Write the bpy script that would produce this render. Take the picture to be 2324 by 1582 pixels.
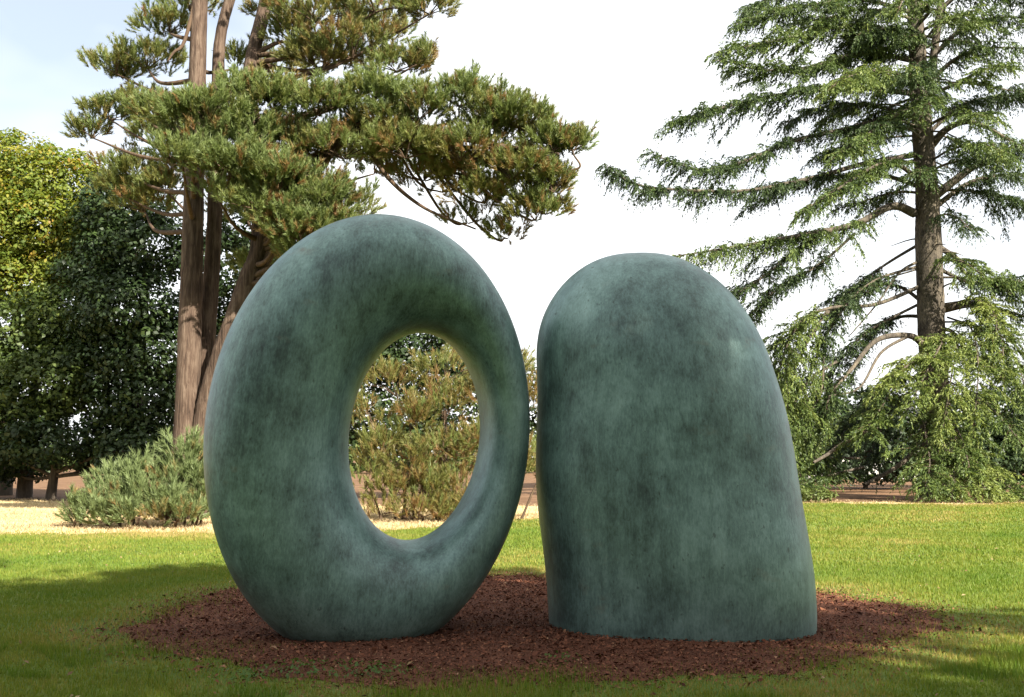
import bpy, math
import numpy as np

# ------------------------------------------------------------------ scene, camera, light
for o in list(bpy.data.objects):
    bpy.data.objects.remove(o)
SC = bpy.context.scene
COL = SC.collection
RNG = np.random.default_rng(11)

W_, H_ = 2324.0, 1582.0            # frame in which picture positions are noted
F_ = 2492.0                        # focal length in those pixels
PITCH = math.radians(5.54)
EYE = 1.6

cam_d = bpy.data.cameras.new('camera')
cam = bpy.data.objects.new('camera', cam_d)
COL.objects.link(cam)
cam.location = (0, 0, EYE)
cam.rotation_euler = (math.pi / 2 + PITCH, 0, 0)
cam_d.sensor_fit = 'HORIZONTAL'
cam_d.sensor_width = 36.0
cam_d.lens = 36.0 * F_ / W_
cam_d.clip_end = 2000
SC.camera = cam

SUN_EL = math.radians(37)
SUN_AZ = math.radians(40)          # to the right of straight behind the camera
TO_SUN = np.array([math.sin(SUN_AZ) * math.cos(SUN_EL), -math.cos(SUN_AZ) * math.cos(SUN_EL), math.sin(SUN_EL)])

world = bpy.data.worlds.new('World')
SC.world = world
world.use_nodes = True
nt = world.node_tree
nt.nodes.clear()
n_out = nt.nodes.new('ShaderNodeOutputWorld')
n_bg = nt.nodes.new('ShaderNodeBackground')
n_sky = nt.nodes.new('ShaderNodeTexSky')
n_sky.sky_type = 'NISHITA'
n_sky.sun_disc = False
n_sky.sun_elevation = SUN_EL
n_sky.sun_rotation = math.pi - SUN_AZ
n_sky.air_density = 1.0
n_sky.dust_density = 2.5
n_tc = nt.nodes.new('ShaderNodeTexCoord')
n_map = nt.nodes.new('ShaderNodeMapping')
n_map.inputs['Scale'].default_value = (1.0, 1.0, 2.2)
n_map.inputs['Location'].default_value = (15.3, 8.1, 3.6)
n_noise = nt.nodes.new('ShaderNodeTexNoise')
n_noise.inputs['Scale'].default_value = 1.3
n_noise.inputs['Detail'].default_value = 5
n_noise.inputs['Roughness'].default_value = 0.5
n_ramp = nt.nodes.new('ShaderNodeMapRange')
n_ramp.inputs['From Min'].default_value = 0.36
n_ramp.inputs['From Max'].default_value = 0.54
n_ramp.inputs['To Min'].default_value = 0.30
n_ramp.inputs['To Max'].default_value = 0.92
n_mix = nt.nodes.new('ShaderNodeMix')
n_mix.data_type = 'RGBA'
n_mix.inputs[7].default_value = (8.2, 8.3, 8.4, 1)     # thin white cloud
nt.links.new(n_tc.outputs['Generated'], n_map.inputs['Vector'])
nt.links.new(n_map.outputs['Vector'], n_noise.inputs['Vector'])
nt.links.new(n_noise.outputs['Fac'], n_ramp.inputs['Value'])
nt.links.new(n_ramp.outputs['Result'], n_mix.inputs[0])
nt.links.new(n_sky.outputs['Color'], n_mix.inputs[6])
nt.links.new(n_mix.outputs[2], n_bg.inputs['Color'])
n_bg.inputs['Strength'].default_value = 0.058
nt.links.new(n_bg.outputs['Background'], n_out.inputs['Surface'])

sun_d = bpy.data.lights.new('sun', 'SUN')
sun = bpy.data.objects.new('sun', sun_d)
COL.objects.link(sun)
sun_d.energy = 5.0
sun_d.angle = math.radians(0.5)
sun_d.color = (1.0, 0.93, 0.80)
from mathutils import Vector
sun.rotation_euler = Vector(TO_SUN).to_track_quat('Z', 'Y').to_euler()
sun.location = (20, -20, 30)

SC.view_settings.view_transform = 'Standard'
SC.view_settings.look = 'None'
SC.view_settings.exposure = 1.8
SC.view_settings.gamma = 1.0
SC.view_settings.use_curve_mapping = False
SC.render.engine = 'CYCLES'
SC.cycles.max_bounces = 6
SC.cycles.diffuse_bounces = 3
SC.cycles.transmission_bounces = 3
SC.cycles.glossy_bounces = 2

# ------------------------------------------------------------------ helpers
def P(px, py, Y):
    """world point seen at picture position (px, py) that lies Y metres ahead"""
    u = (px - W_ / 2) / F_
    v = (H_ / 2 - py) / F_
    dy = math.cos(PITCH) - v * math.sin(PITCH)
    dz = math.sin(PITCH) + v * math.cos(PITCH)
    t = Y / dy
    return np.array([u * t, Y, EYE + dz * t])

def pxm(Y):
    return Y / F_

def unit(v):
    v = np.asarray(v, float)
    n = np.linalg.norm(v, axis=-1, keepdims=True)
    return v / np.maximum(n, 1e-9)

def link(o, parent=None, **props):
    COL.objects.link(o)
    if parent is not None:
        o.parent = parent
    for k, v in props.items():
        o[k] = v
    return o

def mesh_obj(name, verts, faces, mat, parent=None, base=None, var=None, smooth=False, **props):
    """one mesh object; faces is an (n, k) array of vertex indices; var is a per-face number for the material"""
    verts = np.asarray(verts, np.float32)
    faces = np.asarray(faces, np.int32)
    if base is not None:
        verts = verts - np.asarray(base, np.float32)
    me = bpy.data.meshes.new(name)
    n, k = faces.shape
    me.vertices.add(len(verts))
    me.vertices.foreach_set('co', verts.ravel())
    me.loops.add(n * k)
    me.loops.foreach_set('vertex_index', faces.ravel())
    me.polygons.add(n)
    me.polygons.foreach_set('loop_start', np.arange(0, n * k, k, dtype=np.int32))
    if smooth:
        me.polygons.foreach_set('use_smooth', np.ones(n, bool))
    if var is not None:
        a = me.attributes.new('var', 'FLOAT', 'FACE')
        a.data.foreach_set('value', np.asarray(var, np.float32))
    me.update(calc_edges=True)
    me.validate()
    me.materials.append(mat)
    o = bpy.data.objects.new(name, me)
    return link(o, parent, **props)

def empty(name, loc, **props):
    o = bpy.data.objects.new(name, None)
    o.location = tuple(float(c) for c in loc)
    o.empty_display_size = 0.3
    return link(o, None, **props)

def catmull(pts, n):
    pts = np.asarray(pts, float)
    if len(pts) == 2:
        t = np.linspace(0, 1, n)[:, None]
        return pts[0] * (1 - t) + pts[1] * t
    e = np.vstack([2 * pts[0] - pts[1], pts, 2 * pts[-1] - pts[-2]])
    m = len(pts) - 1
    u = np.linspace(0, m, n)
    i = np.minimum(u.astype(int), m - 1)
    t = (u - i)[:, None]
    p0, p1, p2, p3 = e[i], e[i + 1], e[i + 2], e[i + 3]
    return 0.5 * ((2 * p1) + (-p0 + p2) * t + (2 * p0 - 5 * p1 + 4 * p2 - p3) * t ** 2 + (-p0 + 3 * p1 - 3 * p2 + p3) * t ** 3)

def frames(c):
    t = unit(np.gradient(c, axis=0))
    up = np.array([0, 0, 1.0]) if abs(t[0][2]) < 0.9 else np.array([1.0, 0, 0])
    a = unit(np.cross(t[0], up))
    A = [a]
    for k in range(1, len(c)):
        a = A[-1] - t[k] * np.dot(A[-1], t[k])
        A.append(unit(a))
    A = np.array(A)
    return t, A, np.cross(t, A)

def tube(pts, radii, n=None, sides=8, rough=0.0, rng=RNG):
    pts = np.asarray(pts, float)
    L = np.sum(np.linalg.norm(np.diff(pts, axis=0), axis=1))
    if n is None:
        n = int(max(6, min(60, L / 0.25)))
    c = catmull(pts, n)
    r = np.interp(np.linspace(0, 1, n), np.linspace(0, 1, len(radii)), radii)
    _, A, B = frames(c)
    th = np.linspace(0, 2 * np.pi, sides, endpoint=False)
    R = np.repeat(r[:, None], sides, 1)
    if rough > 0:
        ph = rng.uniform(0, 6.28, 6)
        s = np.linspace(0, L, n)[:, None]
        T = th[None, :]
        k = np.sin(3 * T + 0.9 * s + ph[0]) * 0.5 + np.sin(5 * T - 1.7 * s + ph[1]) * 0.35 + np.sin(2 * T + 2.3 * s + ph[2]) * 0.4
        k = k + rng.normal(0, 0.55, R.shape)
        R = R * (1 + rough * k)
    V = c[:, None, :] + R[..., None] * (np.cos(th)[None, :, None] * A[:, None, :] + np.sin(th)[None, :, None] * B[:, None, :])
    V = V.reshape(-1, 3)
    i = np.arange(n - 1)[:, None] * sides
    j = np.arange(sides)[None, :]
    q = np.stack([i + j, i + (j + 1) % sides, i + sides + (j + 1) % sides, i + sides + j], -1).reshape(-1, 4)
    V = np.vstack([V, c[-1:]])
    tip = len(V) - 1
    last = (n - 1) * sides + np.arange(sides)
    cap = np.stack([last, np.roll(last, -1), np.full(sides, tip), np.full(sides, tip)], -1)
    return V, q, cap[:, :3]

def tube_obj(name, pts, radii, mat, parent=None, base=None, n=None, sides=8, rough=0.0, **props):
    V, q, cap = tube(pts, radii, n, sides, rough)
    F = np.vstack([np.stack([q[:, 0], q[:, 1], q[:, 2]], -1), np.stack([q[:, 0], q[:, 2], q[:, 3]], -1), cap])
    return mesh_obj(name, V, F, mat, parent, base, smooth=True, **props)

def many_tubes(list_of):
    Vs, Fs, off = [], [], 0
    for pts, radii, n, sides in list_of:
        V, q, cap = tube(pts, radii, n, sides)
        F = np.vstack([q[:, [0, 1, 2]], q[:, [0, 2, 3]], cap])
        Vs.append(V); Fs.append(F + off); off += len(V)
    return np.vstack(Vs), np.vstack(Fs)

# ------------------------------------------------------------------ foliage geometry
def needle_tufts(pos, dirs, K, length, width, shoot, var, rng, amin=12, amax=62):
    """bottlebrush tufts: K needles (triangles) round a short shoot at each position"""
    N = len(pos)
    dirs = unit(dirs)
    ref = np.where(np.abs(dirs[:, 2:3]) < 0.9, np.array([[0, 0, 1.0]]), np.array([[1.0, 0, 0]]))
    A = unit(np.cross(dirs, ref))
    B = np.cross(dirs, A)
    s = rng.uniform(0, 1, (N, K))
    ph = rng.uniform(0, 2 * np.pi, (N, K))
    ang = np.radians(rng.uniform(amin, amax, (N, K)))
    nd = (dirs[:, None] * np.cos(ang)[..., None]
          + (A[:, None] * np.cos(ph)[..., None] + B[:, None] * np.sin(ph)[..., None]) * np.sin(ang)[..., None])
    st = pos[:, None] + dirs[:, None] * (s * shoot)[..., None]
    ln = (length * rng.uniform(0.65, 1.35, N)[:, None] * rng.uniform(0.7, 1.15, (N, K)))[..., None]
    tip = st + nd * ln
    wv = unit(np.cross(nd, rng.normal(0, 1, (N, K, 3)))) * (width * 0.5)
    V = np.stack([st - wv, st + wv, tip], 2).reshape(-1, 3)
    F = np.arange(len(V)).reshape(-1, 3)
    v = np.clip(np.repeat(var, K) + rng.normal(0, 0.07, N * K), 0, 1)
    return V, F, v

def leaves(pos, nrm, size, var, rng, aspect=0.62):
    """one bent-diamond leaf (quad) per position"""
    N = len(pos)
    nrm = unit(nrm)
    a = unit(np.cross(nrm, rng.normal(0, 1, (N, 3))))
    b = np.cross(nrm, a)
    s = (size * rng.uniform(0.6, 1.25, N))[:, None]
    tip0 = pos - a * s * 0.5
    tip1 = pos + a * s * 0.5 - nrm * s * 0.15
    l = pos + b * s * aspect * 0.5 + nrm * s * 0.08
    r = pos - b * s * aspect * 0.5 + nrm * s * 0.08
    V = np.stack([tip0, l, tip1, r], 1).reshape(-1, 3)
    F = np.arange(4 * N).reshape(-1, 4)
    v = np.clip(var + rng.normal(0, 0.08, N), 0, 1)
    return V, F, v

def ball(n, rng):
    return unit(rng.normal(0, 1, (n, 3)))

def clump_leaves(blobs, clump_r, per_clump, density, size, rng, vbase=0.5, vspread=0.16, up=0.5):
    """blobs: (centre, radii); sub-clumps fill the outer part of each, leaves fill the sub-clumps"""
    out = []
    for c, r in blobs:
        r = np.asarray(r, float)
        area = 4 * np.pi * ((r[0] * r[1]) ** 1.6 + (r[0] * r[2]) ** 1.6 + (r[1] * r[2]) ** 1.6) ** (1 / 1.6) / 3 ** (1 / 1.6)
        m = max(4, int(area * density / (clump_r ** 2)))
        d = ball(m, rng)
        rad = rng.uniform(0.5, 1.0, m) ** 0.6
        cc = c + d * r * rad[:, None]
        cr = clump_r * rng.uniform(0.6, 1.3, m)
        cv = np.clip(vbase + rng.normal(0, vspread, m), 0, 1)
        k = per_clump
        ld = ball(m * k, rng)
        lr = rng.uniform(0.15, 1, m * k) ** 0.5
        ci = np.repeat(np.arange(m), k)
        pos = cc[ci] + ld * (cr[ci] * lr)[:, None] * np.array([1.15, 1.15, 0.75])
        nrm = ld * 0.6 + d[ci] * 0.4 + np.array([0, 0, up]) + rng.normal(0, 0.45, (m * k, 3))
        out.append(leaves(pos, nrm, size, cv[ci], rng))
    return join(out)

def join(parts):
    Vs, Fs, vs, off = [], [], [], 0
    for V, F, v in parts:
        Vs.append(V); Fs.append(F + off); vs.append(v); off += len(V)
    return np.vstack(Vs), np.vstack(Fs), np.concatenate(vs)

def spray(bough, f0, Lmax, rng, vbase=0.5, droop=0.5, sec_step=0.19, twig_step=0.115, twig_len=0.58, K=11, width=0.041, hang=0.8, needle=0.105):
    """cedar foliage along a bough: flat side branches carrying hanging twigs clothed in needles"""
    L = np.sum(np.linalg.norm(np.diff(np.asarray(bough), axis=0), axis=1))
    n = max(8, int(L / sec_step))
    c = catmull(bough, n)
    t = unit(np.gradient(c, axis=0))
    S0, D0, L0 = [], [], []
    hang = hang * rng.uniform(0.5, 1.3); droop = droop * rng.uniform(0.5, 1.4)
    ph = rng.uniform(0, 6.28, 3)
    for i in range(n):
        f = i / (n - 1)
        side = unit(np.cross(t[i], [0, 0, 1.0]))
        if f < f0:
            continue
        prof = min(1.0, (1 - f) * 2.2 + 0.22) * min(1.0, 0.35 + (f - f0) * 3)
        side = unit(np.cross(t[i], [0, 0, 1.0]))
        lump = 0.85 + 0.38 * math.sin(f * L * 2.6 + ph[0]) + 0.22 * math.sin(f * L * 6.1 + ph[1])
        prof *= max(0.3, lump)
        for sgn in (-1, 1):
            if rng.uniform() < 0.12:
                continue
            a = math.radians(rng.uniform(25, 80))
            d = t[i] * math.cos(a) + side * sgn * math.sin(a) + np.array([0, 0, rng.normal(0.05, 0.26)])
            S0.append(c[i]); D0.append(unit(d)); L0.append(Lmax * prof * rng.uniform(0.5, 1.15))
        if f > max(0.12, f0 * 0.7):
            for _ in range(2):
                S0.append(c[i] + [0, 0, 0.03]); L0.append(rng.uniform(0.18, 0.42))
                D0.append(unit(t[i] * rng.uniform(-0.2, 0.9) + side * rng.normal(0, 0.7) + np.array([0, 0, rng.uniform(-0.2, 0.5)])))
    S0.append(c[-1]); D0.append(t[-1]); L0.append(Lmax * 0.4)
    S0 = np.array(S0); D0 = np.array(D0); L0 = np.array(L0)
    # twigs on the side branches
    cnt = np.maximum(3, (L0 / twig_step).astype(int) * 2)
    idx = np.repeat(np.arange(len(S0)), cnt)
    T = len(idx)
    s = rng.uniform(0.02, 1.0, T)
    Ls = L0[idx]
    p = S0[idx] + D0[idx] * (Ls * s)[:, None]
    p[:, 2] -= droop * 0.5 * Ls * s ** 2
    sd = unit(np.cross(D0[idx], np.array([0, 0, 1.0])))
    sg = rng.choice([-1.0, 1.0], T)
    tg = D0[idx] + np.stack([0 * s, 0 * s, -droop * s], 1)
    d = unit(tg * rng.uniform(0.4, 1.0, T)[:, None] + sd * (sg * rng.uniform(0.1, 0.8, T))[:, None] + np.stack([0 * s, 0 * s, rng.uniform(-0.35, 0.15, T)], 1))
    tl = twig_len * rng.uniform(0.25, 1.35, T) * (1 - 0.45 * s)
    # needles on the twigs
    u = rng.uniform(0, 1, (T, K))
    g = (hang * rng.uniform(0.4, 1.3, T))[:, None]
    st = p[:, None] + d[:, None] * (tl[:, None] * u)[..., None]
    st[..., 2] -= g * tl[:, None] * u ** 2
    tt = np.repeat(d[:, None], K, 1).copy()
    tt[..., 2] -= 2 * g * u
    nd = unit(unit(tt) * 0.85 + ball(T * K, rng).reshape(T, K, 3) * 0.55)
    ln = (needle * rng.uniform(0.7, 1.3, (T, K)))[..., None]
    wv = unit(np.cross(nd, rng.normal(0, 1, (T, K, 3)))) * (width * 0.5)
    V = np.stack([st - wv, st + wv, st + nd * ln], 2).reshape(-1, 3)
    F = np.arange(len(V)).reshape(-1, 3)
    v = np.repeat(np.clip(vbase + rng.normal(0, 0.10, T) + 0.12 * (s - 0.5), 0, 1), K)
    v = np.clip(v + rng.normal(0, 0.05, len(v)), 0, 1)
    secs = [(np.array([a, a + b * l * 0.5 - [0, 0, droop * 0.125 * l], a + b * l - [0, 0, droop * 0.5 * l]]), (0.012, 0.003), 4, 3) for a, b, l in zip(S0, D0, L0)]
    return (V, F, v), secs

# ------------------------------------------------------------------ materials
def new_mat(name):
    m = bpy.data.materials.new(name)
    m.use_nodes = True
    m.node_tree.nodes.clear()
    return m, m.node_tree

def ramp(nt, stops):
    r = nt.nodes.new('ShaderNodeValToRGB')
    el = r.color_ramp.elements
    while len(el) < len(stops):
        el.new(0.5)
    for e, (p, c) in zip(el, stops):
        e.position = p
        e.color = (*c, 1)
    return r

def foliage_mat(name, stops, trans=0.3, gloss=0.05, rough=0.5):
    m, t = new_mat(name)
    out = t.nodes.new('ShaderNodeOutputMaterial')
    at = t.nodes.new('ShaderNodeAttribute'); at.attribute_name = 'var'
    r = ramp(t, stops)
    t.links.new(at.outputs['Fac'], r.inputs['Fac'])
    pr = t.nodes.new('ShaderNodeBsdfPrincipled')
    pr.inputs['Roughness'].default_value = rough
    pr.inputs['Specular IOR Level'].default_value = gloss * 5
    tr = t.nodes.new('ShaderNodeBsdfTranslucent')
    mx = t.nodes.new('ShaderNodeMixShader'); mx.inputs['Fac'].default_value = trans
    hs = t.nodes.new('ShaderNodeHueSaturation')
    hs.inputs['Saturation'].default_value = 1.15; hs.inputs['Value'].default_value = 1.25
    t.links.new(r.outputs['Color'], pr.inputs['Base Color'])
    t.links.new(r.outputs['Color'], hs.inputs['Color'])
    t.links.new(hs.outputs['Color'], tr.inputs['Color'])
    t.links.new(pr.outputs['BSDF'], mx.inputs[1])
    t.links.new(tr.outputs['BSDF'], mx.inputs[2])
    t.links.new(mx.outputs['Shader'], out.inputs['Surface'])
    return m

def noise(t, vec, scale, detail=4, rough=0.55, dist=0.0):
    n = t.nodes.new('ShaderNodeTexNoise')
    n.inputs['Scale'].default_value = scale
    n.inputs['Detail'].default_value = detail
    n.inputs['Roughness'].default_value = rough
    n.inputs['Distortion'].default_value = dist
    t.links.new(vec, n.inputs['Vector'])
    return n.outputs['Fac']

def mapped(t, scale):
    tc = t.nodes.new('ShaderNodeTexCoord')
    mp = t.nodes.new('ShaderNodeMapping')
    mp.inputs['Scale'].default_value = scale
    t.links.new(tc.outputs['Object'], mp.inputs['Vector'])
    return mp.outputs['Vector']

def math_node(t, op, a, b):
    m = t.nodes.new('ShaderNodeMath'); m.operation = op
    for i, x in enumerate((a, b)):
        if isinstance(x, (int, float)):
            m.inputs[i].default_value = x
        else:
            t.links.new(x, m.inputs[i])
    return m.outputs[0]

def bark_mat(name, stops, scale=(7, 7, 1.3), bump=0.6, rough=0.9):
    m, t = new_mat(name)
    out = t.nodes.new('ShaderNodeOutputMaterial')
    pr = t.nodes.new('ShaderNodeBsdfPrincipled')
    pr.inputs['Roughness'].default_value = rough
    pr.inputs['Specular IOR Level'].default_value = 0.2
    v = mapped(t, scale)
    a = noise(t, v, 1.6, 6, 0.62, 0.6)
    b = noise(t, mapped(t, (1, 1, 1)), 1.1, 3)
    f = math_node(t, 'ADD', math_node(t, 'MULTIPLY', a, 0.75), math_node(t, 'MULTIPLY', b, 0.4))
    r = ramp(t, stops)
    t.links.new(f, r.inputs['Fac'])
    t.links.new(r.outputs['Color'], pr.inputs['Base Color'])
    bp = t.nodes.new('ShaderNodeBump'); bp.inputs['Strength'].default_value = bump; bp.inputs['Distance'].default_value = 0.05
    t.links.new(a, bp.inputs['Height'])
    t.links.new(bp.outputs['Normal'], pr.inputs['Normal'])
    t.links.new(pr.outputs['BSDF'], out.inputs['Surface'])
    return m

def ground_mat(name, stops, scale, fine, bump=0.4):
    m, t = new_mat(name)
    out = t.nodes.new('ShaderNodeOutputMaterial')
    pr = t.nodes.new('ShaderNodeBsdfPrincipled')
    pr.inputs['Roughness'].default_value = 0.95
    pr.inputs['Specular IOR Level'].default_value = 0.1
    v = mapped(t, (1, 1, 1))
    a = noise(t, v, scale, 5, 0.6)
    b = noise(t, v, fine, 4, 0.7)
    f = math_node(t, 'ADD', math_node(t, 'MULTIPLY', a, 0.6), math_node(t, 'MULTIPLY', b, 0.4))
    r = ramp(t, stops)
    t.links.new(f, r.inputs['Fac'])
    t.links.new(r.outputs['Color'], pr.inputs['Base Color'])
    bp = t.nodes.new('ShaderNodeBump'); bp.inputs['Strength'].default_value = bump; bp.inputs['Distance'].default_value = 0.03
    t.links.new(b, bp.inputs['Height'])
    t.links.new(bp.outputs['Normal'], pr.inputs['Normal'])
    t.links.new(pr.outputs['BSDF'], out.inputs['Surface'])
    return m

M_LAWN = ground_mat('lawn_soil', [(0.30, (0.050, 0.080, 0.016)), (0.52, (0.085, 0.120, 0.022)), (0.70, (0.16, 0.15, 0.045))], 0.5, 9)
M_STRAW = ground_mat('dry_grass_soil', [(0.30, (0.20, 0.14, 0.065)), (0.5, (0.42, 0.32, 0.16)), (0.7, (0.52, 0.41, 0.22))], 0.7, 7)
M_WOOD = ground_mat('woodland_soil', [(0.30, (0.06, 0.036, 0.020)), (0.5, (0.13, 0.075, 0.042)), (0.7, (0.21, 0.13, 0.075))], 0.8, 6)
M_MULCH = ground_mat('bark_mulch_soil', [(0.30, (0.035, 0.017, 0.011)), (0.5, (0.105, 0.044, 0.027)), (0.72, (0.17, 0.080, 0.046))], 1.2, 22, 0.8)
M_GRASS = foliage_mat('grass_blade', [(0.0, (0.36, 0.27, 0.11)), (0.2, (0.26, 0.225, 0.060)), (0.5, (0.165, 0.200, 0.034)), (1.0, (0.085, 0.150, 0.022))], 0.35, 0.03)
M_DRY = foliage_mat('dry_blade', [(0.0, (0.30, 0.21, 0.12)), (0.5, (0.44, 0.345, 0.205)), (1.0, (0.54, 0.445, 0.28))], 0.25, 0.02)
M_LITTER = foliage_mat('dead_leaf', [(0.0, (0.12, 0.07, 0.035)), (0.6, (0.24, 0.16, 0.08)), (1.0, (0.38, 0.29, 0.17))], 0.15, 0.03)
M_CHIP = foliage_mat('bark_chip', [(0.0, (0.055, 0.022, 0.013)), (0.5, (0.155, 0.060, 0.034)), (0.85, (0.24, 0.105, 0.056)), (1.0, (0.33, 0.20, 0.115))], 0.0, 0.03, 0.8)
M_PINE = foliage_mat('pine_needles', [(0.0, (0.22, 0.125, 0.055)), (0.2, (0.19, 0.145, 0.050)), (0.42, (0.165, 0.170, 0.050)), (0.68, (0.140, 0.180, 0.055)), (1.0, (0.175, 0.220, 0.088))], 0.28, 0.06)
M_PINE_D = foliage_mat('dwarf_pine_needles', [(0.0, (0.26, 0.17, 0.07)), (0.18, (0.20, 0.18, 0.070)), (0.5, (0.125, 0.160, 0.058)), (1.0, (0.165, 0.21, 0.088))], 0.25, 0.06)
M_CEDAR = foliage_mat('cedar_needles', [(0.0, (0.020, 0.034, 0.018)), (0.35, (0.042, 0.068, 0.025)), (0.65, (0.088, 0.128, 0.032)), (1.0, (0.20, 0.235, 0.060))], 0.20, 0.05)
M_LEAF_Y = foliage_mat('yellow_green_leaf', [(0.0, (0.24, 0.15, 0.03)), (0.2, (0.22, 0.20, 0.030)), (0.5, (0.135, 0.165, 0.024)), (1.0, (0.070, 0.115, 0.022))], 0.35, 0.05)
M_LEAF_D = foliage_mat('dark_leaf', [(0.0, (0.018, 0.030, 0.012)), (0.5, (0.026, 0.046, 0.015)), (1.0, (0.060, 0.092, 0.024))], 0.22, 0.05)
M_LEAF_G = foliage_mat('green_leaf', [(0.0, (0.030, 0.048, 0.015)), (0.5, (0.058, 0.088, 0.022)), (1.0, (0.115, 0.145, 0.032))], 0.3, 0.05)
M_WEED = foliage_mat('weed_leaf', [(0.0, (0.05, 0.09, 0.02)), (1.0, (0.09, 0.16, 0.035))], 0.35, 0.05)
M_LEAF_M = foliage_mat('mid_leaf', [(0.0, (0.060, 0.075, 0.024)), (0.5, (0.095, 0.125, 0.034)), (1.0, (0.16, 0.185, 0.065))], 0.32, 0.05)
M_BARK_P = bark_mat('pine_bark', [(0.36, (0.012, 0.009, 0.007)), (0.47, (0.044, 0.029, 0.021)), (0.57, (0.074, 0.049, 0.035)), (0.72, (0.135, 0.098, 0.072))], (9, 9, 1.0), 1.0)
M_BARK_C = bark_mat('cedar_bark', [(0.34, (0.018, 0.016, 0.013)), (0.48, (0.050, 0.042, 0.034)), (0.60, (0.092, 0.077, 0.058)), (0.76, (0.17, 0.14, 0.10))], (7, 7, 2.6), 1.0)
M_BARK_D = bark_mat('dark_bark', [(0.3, (0.03, 0.026, 0.02)), (0.55, (0.075, 0.06, 0.045)), (0.8, (0.14, 0.115, 0.09))])
M_TWIG = bark_mat('twig_bark', [(0.3, (0.04, 0.026, 0.018)), (0.6, (0.085, 0.056, 0.036)), (0.8, (0.14, 0.095, 0.06))])

def bronze_mat():
    m, t = new_mat('patinated_bronze')
    out = t.nodes.new('ShaderNodeOutputMaterial')
    pr = t.nodes.new('ShaderNodeBsdfPrincipled')
    streak = noise(t, mapped(t, (7.0, 7.0, 0.55)), 2.4, 7, 0.62, 0.25)
    fine = noise(t, mapped(t, (26, 26, 9.0)), 2.2, 6, 0.72)
    blotch = noise(t, mapped(t, (1, 1, 0.8)), 1.15, 5, 0.58, 0.5)
    mottle = noise(t, mapped(t, (1, 1, 0.8)), 5.5, 5, 0.6, 0.4)
    f = math_node(t, 'ADD', math_node(t, 'MULTIPLY', streak, 0.13), math_node(t, 'MULTIPLY', fine, 0.26))
    f = math_node(t, 'ADD', f, math_node(t, 'MULTIPLY', mottle, 0.22))
    f = math_node(t, 'ADD', f, math_node(t, 'MULTIPLY', blotch, 0.38))
    r = ramp(t, [(0.35, (0.024, 0.036, 0.033)), (0.43, (0.062, 0.104, 0.094)), (0.51, (0.125, 0.208, 0.188)), (0.59, (0.20, 0.312, 0.286)), (0.70, (0.33, 0.44, 0.415))])
    t.links.new(f, r.inputs['Fac'])
    # brown rubs where the green has worn thin
    rub = noise(t, mapped(t, (1.3, 1.3, 2.2)), 1.7, 6, 0.65)
    rr = ramp(t, [(0.62, (0, 0, 0)), (0.78, (1, 1, 1))])
    t.links.new(rub, rr.inputs['Fac'])
    mx = t.nodes.new('ShaderNodeMix'); mx.data_type = 'RGBA'
    mx.inputs[7].default_value = (0.15, 0.125, 0.085, 1)
    t.links.new(math_node(t, 'MULTIPLY', rr.outputs['Color'], 0.55), mx.inputs[0])
    t.links.new(r.outputs['Color'], mx.inputs[6])
    # small dark pits
    pit = noise(t, mapped(t, (9, 9, 5)), 2.6, 3, 0.6)
    pp = ramp(t, [(0.28, (1, 1, 1)), (0.36, (0, 0, 0))])
    t.links.new(pit, pp.inputs['Fac'])
    mx2 = t.nodes.new('ShaderNodeMix'); mx2.data_type = 'RGBA'
    mx2.inputs[7].default_value = (0.028, 0.036, 0.030, 1)
    t.links.new(math_node(t, 'MULTIPLY', pp.outputs['Color'], 0.6), mx2.inputs[0])
    t.links.new(mx.outputs[2], mx2.inputs[6])
    t.links.new(mx2.outputs[2], pr.inputs['Base Color'])
    pr.inputs['Metallic'].default_value = 0.25
    mr = t.nodes.new('ShaderNodeMapRange')
    mr.inputs['To Min'].default_value = 0.26; mr.inputs['To Max'].default_value = 0.52
    t.links.new(fine, mr.inputs['Value'])
    t.links.new(mr.outputs['Result'], pr.inputs['Roughness'])
    bp = t.nodes.new('ShaderNodeBump'); bp.inputs['Strength'].default_value = 0.22; bp.inputs['Distance'].default_value = 0.012
    t.links.new(math_node(t, 'ADD', fine, streak), bp.inputs['Height'])
    t.links.new(bp.outputs['Normal'], pr.inputs['Normal'])
    t.links.new(pr.outputs['BSDF'], out.inputs['Surface'])
    return m
M_BRONZE = bronze_mat()

def plain_mat(name, col, rough=0.7, scale=6, amt=0.2):
    d = tuple(c * (1 - amt) for c in col)
    m, t = new_mat(name)
    out = t.nodes.new('ShaderNodeOutputMaterial')
    pr = t.nodes.new('ShaderNodeBsdfPrincipled')
    pr.inputs['Roughness'].default_value = rough
    r = ramp(t, [(0.35, d), (0.65, col)])
    t.links.new(noise(t, mapped(t, (1, 1, 1)), scale, 4), r.inputs['Fac'])
    t.links.new(r.outputs['Color'], pr.inputs['Base Color'])
    t.links.new(pr.outputs['BSDF'], out.inputs['Surface'])
    return m

# ------------------------------------------------------------------ ground
def wav(x, seed=0.0):
    return np.sin(x * 0.9 + seed) * 0.5 + np.sin(x * 2.3 + seed * 1.7) * 0.3 + np.sin(x * 5.1 + seed * 2.9) * 0.18 + np.sin(x * 11.0 + seed) * 0.1

def lawn_edge(x):
    """how far ahead the mown lawn reaches at x"""
    return 22.6 + np.clip((x + 4.0) / 12.4, 0, 1) * 13.9 + 0.8 * wav(x * 0.8, 1.0)

def straw_edge(x):
    return lawn_edge(x) + np.interp(x, [-40, -6, -1, 3, 8, 40], [19, 15, 9, 3.5, 1.6, 1.4]) + 0.5 * wav(x * 1.3, 4.0)

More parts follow.
